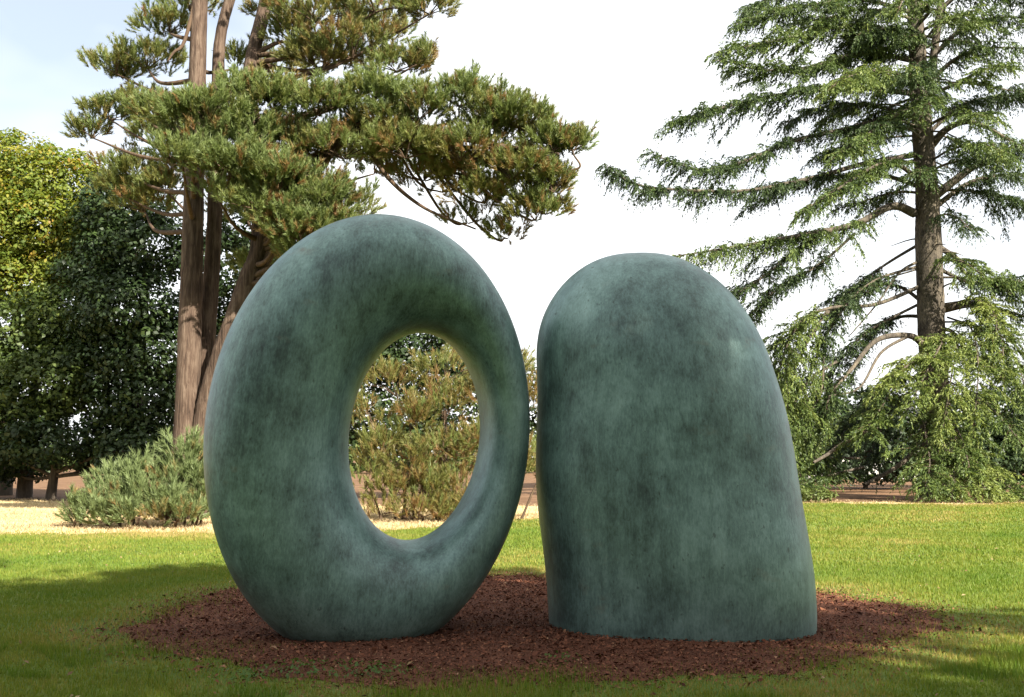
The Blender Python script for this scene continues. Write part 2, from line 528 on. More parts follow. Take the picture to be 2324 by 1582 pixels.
MULCH_C = np.array([0.15, 11.35])
def mulch_r(ang):
    a, b = 3.9, 3.45
    r = a * b / np.sqrt((b * np.cos(ang)) ** 2 + (a * np.sin(ang)) ** 2)
    return r * (1 + 0.035 * np.sin(3 * ang + 1) + 0.03 * np.sin(7 * ang + 2) + 0.018 * np.sin(17 * ang) + 0.012 * np.sin(41 * ang))

g = np.array([[-400, -200, 0], [400, -200, 0], [400, 700, 0], [-400, 700, 0]], float)
mesh_obj('lawn', g, np.array([[0, 1, 2, 3]]), M_LAWN, kind='structure', label='mown green lawn with yellowing patches round the mulch bed', category='lawn')

def strip(name, xs, y0, y1, z, mat, **props):
    n = len(xs)
    V = np.vstack([np.stack([xs, y0, np.full(n, z)], 1), np.stack([xs, y1, np.full(n, z)], 1)])
    i = np.arange(n - 1)
    return mesh_obj(name, V, np.stack([i, i + 1, i + 1 + n, i + n], 1), mat, **props)
xs = np.concatenate([[-260, -160, -90], np.linspace(-45, 45, 361), [90, 160, 260]])
strip('dry_grass_verge', xs, lawn_edge(xs), straw_edge(xs) + 1.5, 0.004, M_STRAW, kind='structure', label='sunbleached straw coloured grass beyond the green lawn', category='dry grass')
strip('woodland_floor', xs, straw_edge(xs), np.full_like(xs, 320.0), 0.008, M_WOOD, kind='structure', label='bare brown ground under the background trees', category='ground')
ang = np.linspace(0, 2 * np.pi, 240, endpoint=False)
rr_ = mulch_r(ang)
rings = [0.0, 0.35, 0.7, 0.92, 1.0]
V = [np.array([[*MULCH_C, 0.05]])]
for q in rings[1:]:
    hgt = 0.05 * (1 - q ** 3) + 0.004
    V.append(np.stack([MULCH_C[0] + rr_ * q * np.cos(ang), MULCH_C[1] + rr_ * q * np.sin(ang), np.full(240, hgt)], 1))
V = np.vstack(V)
Fm = []
j = np.arange(240); k = (j + 1) % 240
Fm.append(np.stack([np.zeros(240, int), 1 + j, 1 + k], 1))
for q in range(3):
    a, b = 1 + q * 240, 1 + (q + 1) * 240
    Fm.append(np.stack([a + j, b + j, b + k], 1)); Fm.append(np.stack([a + j, b + k, a + k], 1))
mesh_obj('mulch_bed', V, np.vstack(Fm), M_MULCH, smooth=True, kind='structure', label='round bed of dark red brown bark mulch under the sculptures', category='mulch bed')

def patchy(x, y, s, seed):
    return (np.sin(x * s + seed) * np.sin(y * s * 0.8 + seed * 2.1) + np.sin(x * s * 2.3 - y * s * 1.1 + seed) * 0.6
            + np.sin(x * s * 0.4 + y * s * 3.1 + seed * 3) * 0.5 + np.sin(x * s * 5.3 + y * s * 4.1) * 0.3) / 2.4

def blades(x, y, h, w, var, rng, lean=0.55):
    n = len(x)
    p = np.stack([x, y, np.zeros(n)], 1)
    a = rng.uniform(0, 2 * np.pi, n)
    s = np.stack([np.cos(a), np.sin(a), np.zeros(n)], 1) * (w * 0.5)[:, None]
    b = rng.uniform(0, 2 * np.pi, n)
    l = rng.uniform(0.1, 1.0, n) * lean
    tip = p + np.stack([np.cos(b) * l * h, np.sin(b) * l * h, h], 1)
    V = np.stack([p - s, p + s, tip], 1).reshape(-1, 3)
    return V, np.arange(3 * n).reshape(-1, 3), var

def scatter(n, y0, y1, rng, margin=1.22, xmin=-99, xmax=99):
    """points on the ground in the wedge ahead of the camera, even per square metre"""
    y = np.sqrt(rng.uniform(y0 ** 2, y1 ** 2, n))
    x = rng.uniform(-1, 1, n) * y * 0.4663 * margin
    k = (x > xmin) & (x < xmax)
    return x[k], y[k]

rg = np.random.default_rng(5)
parts = []
for y0, y1, n, h, w in ((5.4, 10, 160000, 0.040, 0.0078), (10, 16, 165000, 0.042, 0.011), (16, 24, 130000, 0.045, 0.018), (24, 38, 110000, 0.05, 0.030)):
    x, y = scatter(n, y0, y1, rg, 1.42 if y0 < 12 else 1.22)
    dx, dy = x - MULCH_C[0], y - MULCH_C[1]
    rel = np.hypot(dx, dy) / mulch_r(np.arctan2(dy, dx))
    edge = rel + rg.normal(0, 0.085, len(x)) + 0.07 * patchy(x, y, 2.2, 3)
    front = (y < 9.6) & (patchy(x, y, 1.6, 8) > 0.10)                # grass creeping into the near edge of the bed
    keep = (edge > 1.0) | (front & (rel > 0.80) & (rg.uniform(0, 1, len(x)) < 0.5)) | ((rel > 0.7) & (rg.uniform(0, 1, len(x)) < 0.02))
    keep &= (y + rg.normal(0, 0.6, len(x)) < lawn_edge(x))
    keep &= ~((np.abs(rel - 1.04) < 0.14) & (rg.uniform(0, 1, len(x)) < 0.42))
    x, y, rel = x[keep], y[keep], rel[keep]
    m = len(x)
    far = np.clip((y - 12) / 20, 0, 1)
    v = 0.60 + 0.32 * patchy(x, y, 0.55, 2) + 0.18 * patchy(x, y, 2.4, 6) + rg.normal(0, 0.13, m) - 0.12 * far
    v -= 0.5 * np.exp(-((rel - 1.08) / 0.16) ** 2) * rg.uniform(0.2, 1, m)     # tired straw coloured rim by the mulch
    v -= 0.30 * np.clip((y - lawn_edge(x) + 2.0) / 2.0, 0, 1)
    v -= 0.45 * np.clip(patchy(x, y, 0.8, 11) - 0.12, 0, 1) * np.clip((12 - y) / 3, 0, 1)     # worn, tired turf near the path side
    hh = h * rg.uniform(0.5, 1.25, m) * (1 + 0.35 * patchy(x, y, 1.1, 5))
    lush = (rel > 0.95) & (rel < 1.35) & (y < 9.3) & (patchy(x, y, 1.5, 8) > 0.15)
    hh = np.where(lush, hh * 1.9, hh)
    v = np.where(lush, v + 0.25, v)
    parts.append(blades(x, y, hh, w * rg.uniform(0.7, 1.3, m), np.clip(v, 0, 1), rg))
V, F, v = join(parts)
mesh_obj('grass', V, F, M_GRASS, var=v, kind='stuff', label='short mown grass blades covering the lawn', category='grass')

parts = []
for y0, y1, n in ((20, 30, 75000), (30, 44, 45000)):
    x, y = scatter(n, y0, y1, rg)
    keep = (y + rg.normal(0, 0.3, len(x)) > lawn_edge(x)) & (y + rg.normal(0, 0.6, len(x)) < straw_edge(x) + 0.8)
    x, y = x[keep], y[keep]
    m = len(x)
    parts.append(blades(x, y, 0.06 * rg.uniform(0.4, 1.4, m), 0.026 * rg.uniform(0.6, 1.3, m), np.clip(0.5 + 0.3 * patchy(x, y, 0.9, 1) + rg.normal(0, 0.15, m), 0, 1), rg, 1.4))
V, F, v = join(parts)
mesh_obj('dry_grass', V, F, M_DRY, var=v, kind='stuff', label='dry straw coloured grass blades past the lawn edge', category='dry grass')

# bark chips lying in the bed
n = 72000
a = rg.uniform(0, 2 * np.pi, n)
q = np.sqrt(rg.uniform(0, 1.0, n)) * (1 + np.abs(rg.normal(0, 0.085, n)))
cx = MULCH_C[0] + mulch_r(a) * q * np.cos(a); cy = MULCH_C[1] + mulch_r(a) * q * np.sin(a)
cz = 0.05 * np.clip(1 - q ** 3, 0, 1) + 0.010 + rg.uniform(0, 0.012, n)
cv = np.clip(0.42 + rg.normal(0, 0.22, n), 0, 1)
V, F, v = leaves(np.stack([cx, cy, cz], 1), np.array([0, 0, 1.0]) + rg.normal(0, 0.38, (n, 3)), 0.024 * rg.lognormal(0, 0.4, n), cv, rg, 0.5)
mesh_obj('mulch_chips', V, F, M_CHIP, var=v, kind='stuff', label='loose reddish bark chips scattered over the round bed', category='bark chips')

# fallen leaves and twig bits on the turf and the bed
x, y = scatter(380, 6.2, 20, rg)
m = len(x)
V, F, v = leaves(np.stack([x, y, rg.uniform(0.03, 0.055, m)], 1), np.array([0, 0, 1.0]) + rg.normal(0, 0.4, (m, 3)), 0.045, rg.uniform(0, 1, m), rg, 0.5)
mesh_obj('fallen_leaves', V, F, M_LITTER, var=v, kind='stuff', label='a few dry fallen leaves scattered on lawn and mulch', category='fallen leaves')

# small weeds in the near edge of the bed
def weed(px, py, n, size, seed):
    r = np.random.default_rng(seed)
    t = (EYE) / max(0.01, -(math.sin(PITCH) + (H_ / 2 - py) / F_ * math.cos(PITCH)))
    Y = t * (math.cos(PITCH) - (H_ / 2 - py) / F_ * math.sin(PITCH))
    c = P(px, py, Y)
    a_ = r.uniform(0, 6.28, n); d = r.uniform(0.1, 1, n) * size
    pos = c + np.stack([np.cos(a_) * d * 1.3, np.sin(a_) * d, r.uniform(0.02, 0.10, n)], 1)
    V, F, v = leaves(pos, np.stack([np.cos(a_) * 0.7, np.sin(a_) * 0.7, np.full(n, 0.9)], 1) + r.normal(0, 0.3, (n, 3)), 0.032, r.uniform(0.5, 1, n), r)
    return V, F, v, c

# ------------------------------------------------------------------ the two bronzes (plain rounded stand-ins)
def wobble(V, amp, seed):
    r = np.random.default_rng(seed)
    out = np.zeros(len(V))
    for _ in range(7):
        k = r.normal(0, 1, 3) * r.uniform(0.6, 2.6)
        out += np.sin(V @ k + r.uniform(0, 6.28)) * amp / (1 + np.linalg.norm(k) * 0.6)
    return out

def ring_form():
    """upright oval ring, thick on the left and at the foot, slim on the right"""
    nU, nV = 170, 72
    u = np.linspace(0, 2 * np.pi, nU, endpoint=False)
    ao, bo, ai, bi = 1.46, 2.00, 0.60, 0.94
    off = np.array([0.42, 0.02])
    O = np.stack([ao * np.cos(u), bo * np.sin(u)], 1)
    I = np.stack([ai * np.cos(u), bi * np.sin(u)], 1) + off
    C = (O + I) / 2
    half = np.linalg.norm(O - I, axis=1) / 2
    d = unit(O - I)
    depth = 0.34 + 0.42 * half
    v = np.linspace(0, 2 * np.pi, nV, endpoint=False)
    e = 0.92
    cv, sv = np.sign(np.cos(v)) * np.abs(np.cos(v)) ** e, np.sign(np.sin(v)) * np.abs(np.sin(v)) ** e
    X = C[:, None, 0] + d[:, None, 0] * half[:, None] * cv[None]
    Z = C[:, None, 1] + d[:, None, 1] * half[:, None] * cv[None]
    Yy = depth[:, None] * sv[None]
    V = np.stack([X, Yy, Z], -1).reshape(-1, 3)
    N = np.stack([d[:, None, 0] * cv[None], np.broadcast_to(sv[None], X.shape), d[:, None, 1] * cv[None]], -1).reshape(-1, 3)
    V = V + unit(N) * wobble(V, 0.012, 3)[:, None]
    i = np.arange(nU)[:, None]; j_ = np.arange(nV)[None]
    F = np.stack([i * nV + j_, ((i + 1) % nU) * nV + j_, ((i + 1) % nU) * nV + (j_ + 1) % nV, i * nV + (j_ + 1) % nV], -1).reshape(-1, 4)
    return V, F[:, ::-1]

def standing_form():
    """upright rounded block, broad at the foot and tapering a little to a domed top"""
    nU, nV = 120, 130
    t = np.linspace(0, 1, nV)
    Hh = 3.52
    z = -0.12 + (Hh + 0.12) * np.sin(t * np.pi / 2) ** 0.85
    f = np.clip(z / Hh, 0, 1)
    body = 0.96 - 0.22 * f + 0.08 * np.sin(np.clip(f, 0, 1) ** 0.8 * np.pi)
    cap = np.clip(1 - np.clip((f - 0.70) / 0.30, 0, 1) ** 2.3, 0, 1) ** 0.42
    w = 1.26 * body * cap
    dpt = 0.95 * body * cap
    th = np.linspace(0, 2 * np.pi, nU, endpoint=False)
    e = 0.86
    c = np.sign(np.cos(th)) * np.abs(np.cos(th)) ** e
    s = np.sign(np.sin(th)) * np.abs(np.sin(th)) ** e
    X = w[:, None] * c[None] - 0.36 * f[:, None] ** 1.1
    Yy = dpt[:, None] * s[None]
    Z = np.broadcast_to(z[:, None], X.shape)
    V = np.stack([X, Yy, Z], -1).reshape(-1, 3)
    N = np.stack([np.broadcast_to(c[None], X.shape), np.broadcast_to(s[None], X.shape), 0 * X], -1).reshape(-1, 3)
    V = V + unit(N) * wobble(V, 0.022, 9)[:, None] * np.repeat(cap, nU)[:, None]
    i = np.arange(nV - 1)[:, None]; j_ = np.arange(nU)[None]
    F = np.stack([i * nU + j_, i * nU + (j_ + 1) % nU, (i + 1) * nU + (j_ + 1) % nU, (i + 1) * nU + j_], -1).reshape(-1, 4)
    return V, F

V, F = ring_form()
ring = mesh_obj('bronze_sculpture', V, F, M_BRONZE, smooth=True,
                label='green bronze ring shaped sculpture with an oval opening', category='sculpture', group='pair of bronze sculptures on the mulch bed')
ring.location = (-1.28, 9.95, 1.80)
ring.rotation_euler = (0, math.radians(6), math.radians(14))
V, F = standing_form()
stone = mesh_obj('bronze_sculpture', V, F, M_BRONZE, smooth=True,
                 label='green bronze solid upright rounded sculpture without any opening', category='sculpture', group='pair of bronze sculptures on the mulch bed')
stone.location = (1.56, 10.35, 0)
stone.rotation_euler = (0, 0, math.radians(-8))

# ------------------------------------------------------------------ pine with three stems
def pads_to_tufts(c, r, n, rng, vbase, brown):
    """tufts over the upper shell of a foliage pad, lumped into smaller heads"""
    heads = max(3, n // 9)
    d = ball(heads, rng)
    d[:, 2] = np.where(d[:, 2] < -0.25, -d[:, 2] * 0.5, d[:, 2])
    hc = c + d * r * (rng.uniform(0.35, 1.0, heads) ** 0.55)[:, None]
    hv = vbase + rng.normal(0, 0.10, heads)
    hi = np.repeat(np.arange(heads), 9)
    o = ball(len(hi), rng)
    pos = hc[hi] + o * rng.uniform(0.05, 0.26, len(hi))[:, None]
    dr = o * 0.5 + d[hi] * 0.5 + np.array([0, 0, 0.75]) + rng.normal(0, 0.15, (len(hi), 3))
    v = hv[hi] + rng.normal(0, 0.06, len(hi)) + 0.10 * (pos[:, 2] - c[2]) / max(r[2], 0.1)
    hb = rng.uniform(0, 1, heads) < brown * 1.2
    br = (hb[hi] & (rng.uniform(0, 1, len(hi)) < 0.7)) | (rng.uniform(0, 1, len(hi)) < brown * 0.3)
    v = np.where(br, rng.uniform(0.02, 0.3, len(hi)), v)
    return pos, dr, np.clip(v, 0, 1), hc

PINE_Y = 28.0
pine_base = P(430, 1100, PINE_Y); pine_base[2] = 0
pine = empty('pine_tree', pine_base, label='tall three stemmed pine with a long foliage limb reaching right', category='pine tree')
rp = np.random.default_rng(21)
stem_l = [P(405, 1112, 28.0) - [0, 0, 0.5], P(420, 1020, 28.0), P(432, 720, 28.1), P(440, 450, 28.2), P(449, 120, 28.4), P(458, -120, 28.6), P(462, -360, 28.8)]
stem_m = [P(440, 1100, 28.35) - [0, 0, 0.5], P(452, 980, 28.35), P(472, 740, 28.55), P(486, 520, 28.7), P(494, 250, 28.9), P(503, 70, 29.0), P(560, -120, 29.2), P(590, -300, 29.3)]
stem_r = [P(445, 1105, 27.9) - [0, 0, 0.5], P(458, 980, 27.9), P(500, 820, 27.8), P(560, 650, 27.7), P(592, 540, 27.7), P(580, 330, 27.9), P(566, 175, 28.1), P(606, -10, 28.3), P(640, -220, 28.5)]
stem_l[0][2] = stem_m[0][2] = stem_r[0][2] = -0.1
tube_obj('trunk', stem_l, [0.42, 0.32, 0.29, 0.26, 0.22, 0.19, 0.12], M_BARK_P, pine, pine_base, n=110, sides=26, rough=0.035)
tube_obj('trunk', stem_m, [0.26, 0.24, 0.22, 0.20, 0.18, 0.15, 0.12, 0.08], M_BARK_P, pine, pine_base, n=100, sides=22, rough=0.035)
tube_obj('trunk', stem_r, [0.32, 0.26, 0.27, 0.27, 0.25, 0.22, 0.19, 0.17, 0.10], M_BARK_P, pine, pine_base, n=110, sides=24, rough=0.035)
STEMS = [catmull(s, 80) for s in (stem_l, stem_m, stem_r)]

def pine_pad(px, py, rx, ry, Y, tufts, vbase=0.62, brown=0.10, stem=2, via=None, rad=0.05):
    c = P(px, py, Y)
    k = pxm(Y)
    r = np.array([rx * k, rx * k * 0.8, ry * k])
    if stem == 2 and px < 500:
        stem = 0
    S = STEMS[stem]
    hd = np.linalg.norm(S[:, :2] - c[:2], axis=1)
    want = c[2] - 0.30 * hd - 0.2
    a = S[np.argmin(np.abs(S[:, 2] - want))]
    mid = (a + c) / 2 + np.array([0, 0, -0.10 * np.linalg.norm(c - a)]) + rp.normal(0, 0.15, 3)
    pts = [a] + ([P(*q) for q in via] if via else [mid]) + [c - [0, 0, r[2] * 0.3]]
    b = tube_obj('branch', pts, [rad * 1.6, rad, 0.02], M_TWIG, pine, pine_base, sides=7)
    pos, dr, v, hc = pads_to_tufts(c, r * 1.12, int(tufts * (1.75 if py > -40 else 0.7)), rp, vbase, brown)
    V, F, fv = needle_tufts(pos, dr, *((44, 0.14, 0.019, 0.27) if py > -40 else (12, 0.2, 0.06, 0.2)), v, rp, 16, 52)
    mesh_obj('foliage', V, F, M_PINE, b, pine_base, var=fv, kind='stuff')
    tw = [(np.array([c + (h - c) * 0.05 - [0, 0, r[2] * 0.3], (c + h) / 2 - [0, 0, 0.05], h]), (0.02, 0.006), 4, 4) for h in hc[::4]]
    V, F = many_tubes(tw)
    mesh_obj('twigs', V, F, M_TWIG, b, pine_base, kind='stuff')

FR = 26.2      # near, sunlit boughs
# long limb to the right: one stout bough, its pads hang on it
limb = [STEMS[2][30], P(690, 332, 27.2), P(830, 287, 26.7), P(980, 300, 26.4), P(1130, 330, 26.3), P(1270, 350, 26.3)]
tube_obj('branch', limb, [0.22, 0.17, 0.14, 0.10, 0.06, 0.03], M_BARK_P, pine, pine_base, n=40, sides=12, rough=0.03)
limb2 = [P(820, 290, 26.7), P(870, 390, 26.8), P(960, 470, 27.0), P(1080, 520, 27.2)]
tube_obj('branch', limb2, [0.07, 0.06, 0.04, 0.02], M_TWIG, pine, pine_base, n=26, sides=8)
tube_obj('branch', [STEMS[0][62], P(420, 90, 28.2), P(395, 118, 28.0), P(380, 140, 27.9)], [0.06, 0.05, 0.035, 0.02], M_TWIG, pine, pine_base, n=16, sides=8)
for a in [
    (620, 235, 72, 55, FR, 170), (720, 250, 90, 48, FR, 190), (850, 228, 82, 50, 26.4, 190), (950, 258, 84, 50, 26.2, 180),
    (1045, 228, 70, 46, 26.4, 140), (1120, 262, 66, 46, 26.2, 140), (1185, 282, 66, 46, 26.4, 140), (1255, 330, 62, 40, 26.3, 130), (1302, 332, 34, 34, 26.3, 60)]:
    pine_pad(*a, via=[(700, 325, 27.2), (a[0] - 40, a[1] + 55, a[4] + 0.2)], rad=0.04)
for a in [
    (780, 345, 110, 52, 26.6, 190), (920, 345, 100, 50, 26.4, 170), (1045, 350, 96, 52, 26.5, 170), (1165, 390, 88, 54, 26.5, 150),
    (1255, 420, 46, 56, 26.4, 110), (1215, 490, 60, 36, 26.6, 80), (1100, 450, 84, 40, 27.2, 70), (1000, 425, 84, 38, 27.4, 70), (1150, 535, 44, 22, 27.6, 40), (1060, 500, 60, 26, 27.6, 40), (1180, 440, 90, 44, 27.2, 110), (1080, 400, 90, 40, 27.4, 110), (960, 400, 90, 40, 27.4, 90), (1240, 475, 44, 40, 26.9, 70), (860, 300, 90, 50, 26.8, 130), (1130, 320, 100, 50, 26.8, 130)]:
    pine_pad(*a, vbase=0.5, brown=0.2, via=[(820, 292, 26.8), (a[0] - 50, a[1] - 10, a[4] + 0.2)], rad=0.04)
for a in [
    (380, 262, 66, 32, 25.9, 110), (475, 268, 96, 46, 25.8, 210), (560, 222, 66, 52, 26.0, 160), (415, 365, 86, 36, 25.7, 160), (530, 385, 98, 54, 25.8, 240),
    (640, 415, 88, 48, 25.9, 200), (705, 455, 86, 56, 26.2, 190), (600, 470, 76, 36, 26.0, 130), (720, 535, 76, 54, 26.4, 170), (675, 585, 46, 28, 26.3, 70),
    (640, 510, 60, 44, 26.1, 120), (500, 450, 46, 36, 26.0, 70), (560, 310, 80, 40, 26.2, 140), (650, 330, 60, 40, 26.4, 110), (740, 480, 80, 60, 26.6, 130), (690, 545, 70, 50, 26.2, 130), (610, 420, 80, 50, 26.3, 110), (470, 330, 90, 40, 26.0, 110), (640, 775, 26, 30, 26.4, 34), (605, 835, 34, 28, 26.6, 40)]:
    pine_pad(*a, vbase=0.68, brown=0.14 if a[0] > 580 else 0.06)
for a in [   # shaded boughs on the far left side
    (335, 145, 96, 38, 30.0, 170), (265, 160, 62, 28, 30.0, 90), (385, 65, 70, 36, 29.6, 110), (430, 15, 60, 30, 29.6, 80), (250, 262, 56, 34, 30.4, 100),
    (212, 305, 46, 30, 30.5, 70), (315, 240, 60, 28, 30.2, 80), (350, 318, 62, 36, 30.2, 100), (300, 395, 70, 34, 30.4, 110), (270, 430, 60, 34, 30.6, 90), (540, 145, 26, 34, 29.6, 34), (380, 425, 60, 40, 30.0, 90)]:
    pine_pad(*a, vbase=0.5, brown=0.05, stem=0)
for a in [   # upper boughs right of the stems
    (720, 38, 110, 52, 27.6, 210), (850, 15, 96, 46, 27.4, 170), (975, 22, 58, 36, 27.2, 90), (800, 118, 104, 54, 27.5, 210), (900, 152, 68, 36, 27.4, 110),
    (725, 145, 76, 56, 27.8, 160), (660, 85, 46, 56, 28.0, 110), (955, 135, 32, 24, 27.2, 34), (600, 25, 34, 30, 29.0, 40)]:
    pine_pad(*a, vbase=0.46, brown=0.2)
for a in [   # shaded inner boughs behind the stems
    (470, 300, 90, 50, 30.2, 90), (600, 300, 90, 50, 30.4, 100), (720, 330, 100, 50, 30.4, 100), (850, 380, 90, 50, 30.2, 80), (560, 480, 90, 60, 30.4, 110), (680, 520, 90, 60, 30.4, 110),
    (780, 480, 80, 60, 30.0, 90), (450, 420, 90, 50, 30.4, 90), (620, 620, 80, 50, 30.2, 80), (720, 640, 70, 50, 30.0, 70), (620, 160, 70, 50, 30.2, 70), (860, 80, 80, 50, 29.6, 80), (330, 470, 80, 40, 30.6, 90)]:
    pine_pad(*a, vbase=0.5, brown=0.08)
for k in range(20):  # crown above the picture
    pine_pad(rp.uniform(200, 1000), rp.uniform(-480, -70), rp.uniform(110, 170), rp.uniform(45, 70), rp.uniform(25.8, 31), 130, vbase=0.5, brown=0.1)

# ------------------------------------------------------------------ low dwarf pines
def pine_bush(label, pads, Y, vbase, brown, mat, base_px, seed, needle=0.15, K=52):
    r_ = np.random.default_rng(seed)
    base = P(base_px[0], base_px[1], Y); base[2] = 0
    root = empty('pine_bush', base, label=label, category='bush')
    parts, tw = [], []
    for px, py, rx, ry, Yy, n in pads:
        c = P(px, py, Yy); k = pxm(Yy)
        r = np.array([rx * k, rx * k * 0.8, ry * k])
        pos, dr, v, hc = pads_to_tufts(c, r * 1.08, int(n * 1.0), r_, vbase, brown)
        ok = pos[:, 2] > 0.06
        parts.append(needle_tufts(pos[ok], dr[ok], K, needle, 0.017, 0.32, v[ok], r_, 12, 42))
        b0 = base + [(c[0] - base[0]) * 0.75 + r_.normal(0, 0.15), (c[1] - base[1]) * 0.75, 0.0]
        tw.append((np.array([b0, (b0 + c) / 2 + [0, 0, 0.1], c]), (0.035, 0.015), 6, 5))
        for h in hc[::2]:
            tw.append((np.array([c - [0, 0, r[2] * 0.4], (c + h) / 2, h]), (0.014, 0.005), 4, 4))
    V, F, v = join(parts)
    mesh_obj('foliage', V, F, mat, root, base, var=v, kind='stuff')
    V, F = many_tubes(tw)
    mesh_obj('stems', V, F, M_TWIG, root, base, kind='stuff')
    return root

pine_bush('blue green dwarf pine bush at the foot of the pine', [
    (250, 1112, 34, 36, 25.0, 60), (310, 1098, 42, 40, 25.2, 80), (372, 1105, 44, 40, 25.2, 80), (430, 1040, 44, 44, 25.4, 80), (440, 1100, 50, 60, 25.2, 130), (262, 1155, 44, 34, 24.7, 80),
    (330, 1145, 56, 40, 24.7, 130), (400, 1150, 56, 40, 24.7, 130), (215, 1160, 28, 26, 24.6, 40), (480, 1030, 30, 26, 25.6, 34), (470, 1140, 40, 40, 25.0, 80), (300, 1176, 66, 18, 24.3, 90), (400, 1178, 66, 18, 24.3, 90), (230, 1180, 40, 14, 24.3, 40)], 25.0, 0.72, 0.10, M_PINE_D, (350, 1190), 31)
pine_bush('tiny pine seedling alone on the bleached grass left of the bush', [(165, 1160, 20, 22, 24.6, 26), (180, 1180, 16, 14, 24.5, 14)], 24.6, 0.6, 0.12, M_PINE_D, (168, 1195), 32)
pine_bush('wide olive and tan pine thicket seen through the ring opening', [
    (930, 960, 60, 50, 27.5, 120), (1010, 930, 70, 60, 27.6, 140), (1110, 905, 70, 60, 27.8, 140), (1180, 930, 70, 60, 28.0, 120), (930, 1060, 60, 50, 27.3, 130), (1010, 1030, 70, 56, 27.3, 150), (1100, 1010, 70, 60, 27.5, 140),
    (960, 1110, 60, 40, 27.0, 130), (1040, 1110, 70, 44, 27.0, 150), (1010, 1160, 60, 26, 26.8, 90), (1080, 1155, 50, 30, 26.8, 90), (1160, 1080, 70, 60, 27.4, 120), (870, 1030, 50, 60, 27.4, 100),
    (890, 1120, 50, 46, 27.0, 90), (830, 1090, 50, 60, 27.2, 80), (1240, 1060, 60, 60, 27.6, 90), (1010, 850, 80, 50, 28.0, 110), (1130, 840, 70, 50, 28.2, 90), (900, 880, 70, 50, 28.2, 90), (850, 960, 60, 50, 28, 70), (950, 1172, 60, 18, 26.6, 70), (1050, 1172, 60, 18, 26.6, 70), (870, 1165, 50, 20, 26.7, 50)], 27.4, 0.36, 0.22, M_PINE, (1020, 1185), 33, K=36)

# ------------------------------------------------------------------ broadleaved trees
def leaf_tree(name, label, cat, blobs, trunk, trad, mat, bark, seed, clump=0.55, per=30, dens=0.34, size=0.20, vbase=0.5, vspread=0.16, group=None, up=0.5):
    """blobs as (px, py, rx, ry, Y) in picture units, trunk as a list of world points"""
    r_ = np.random.default_rng(seed)
    base = np.array(trunk[0], float)
    props = dict(label=label, category=cat)
    if group:
        props['group'] = group
    root = empty(name, base, **props)
    tube_obj('trunk', trunk, trad, bark, root, base, sides=12, rough=0.03)
    bl = []
    top = catmull(trunk, 20)
    for px, py, rx, ry, Y in blobs:
        c = P(px, py, Y); k = pxm(Y)
        bl.append((c, (rx * k, max(rx, ry) * k * 0.75, ry * k)))
        a = top[min(19, max(6, int(np.argmin(np.abs(top[:, 2] - (c[2] - 1.0))))))]
        tube_obj('branch', [a, (a + c) / 2 + r_.normal(0, 0.25, 3), c], [trad[-1] * 0.8 + 0.03, 0.05, 0.02], bark, root, base, sides=6)
    V, F, v = clump_leaves(bl, clump, per, dens * 3.6, size, r_, vbase, vspread, up)
    ok = V[:, 2].reshape(-1, 4).min(1) > 0.03
    V = V.reshape(-1, 4, 3)[ok].reshape(-1, 3); v = v[ok]
    mesh_obj('crown', V, np.arange(len(V)).reshape(-1, 4), mat, root, base, var=v, kind='stuff')
    return root

def trunk_at(px, Y, h, lean=0.3):
    b = P(px, 1000, Y); b[2] = -0.05
    return [b, b + [lean * 0.3, 0, h * 0.35], b + [lean * 0.6, 0.1, h * 0.7], b + [lean, 0.1, h]]

leaf_tree('broadleaf_tree', 'rounded yellow green broadleaf tree turning gold, at the left picture edge', 'tree', [
    (20, 390, 130, 100, 44), (120, 430, 140, 95, 43), (215, 520, 80, 80, 42), (-100, 420, 150, 120, 45), (60, 520, 160, 90, 42.5), (190, 500, 70, 60, 42.5), (-60, 560, 160, 110, 43), (150, 600, 110, 60, 42.6), (20, 640, 130, 70, 42)],
    trunk_at(10, 44, 9), [0.4, 0.32, 0.22, 0.1], M_LEAF_Y, M_BARK_D, 41, clump=0.42, per=26, dens=0.36, size=0.17, vbase=0.52, vspread=0.2)
leaf_tree('broadleaf_tree', 'deep green broadleaf tree below the yellow green crown', 'tree', [
    (40, 760, 150, 90, 41), (150, 720, 120, 80, 40.5), (-60, 850, 130, 110, 41), (90, 870, 140, 90, 40), (20, 960, 130, 60, 40), (170, 850, 90, 90, 40)],
    trunk_at(60, 41.5, 6), [0.3, 0.24, 0.16, 0.08], M_LEAF_G, M_BARK_D, 42, vbase=0.5, dens=0.36)
leaf_tree('broadleaf_tree', 'dark dense broadleaf tree just left of the pine stems', 'tree', [
    (280, 480, 110, 80, 40), (330, 560, 120, 90, 39.5), (230, 600, 100, 80, 40), (290, 700, 130, 90, 39), (350, 800, 110, 90, 39), (240, 820, 90, 90, 39.5), (330, 910, 120, 70, 39), (250, 960, 70, 60, 39.5)],
    trunk_at(300, 40.5, 9), [0.34, 0.28, 0.2, 0.1], M_LEAF_D, M_BARK_D, 43, vbase=0.45, dens=0.42)
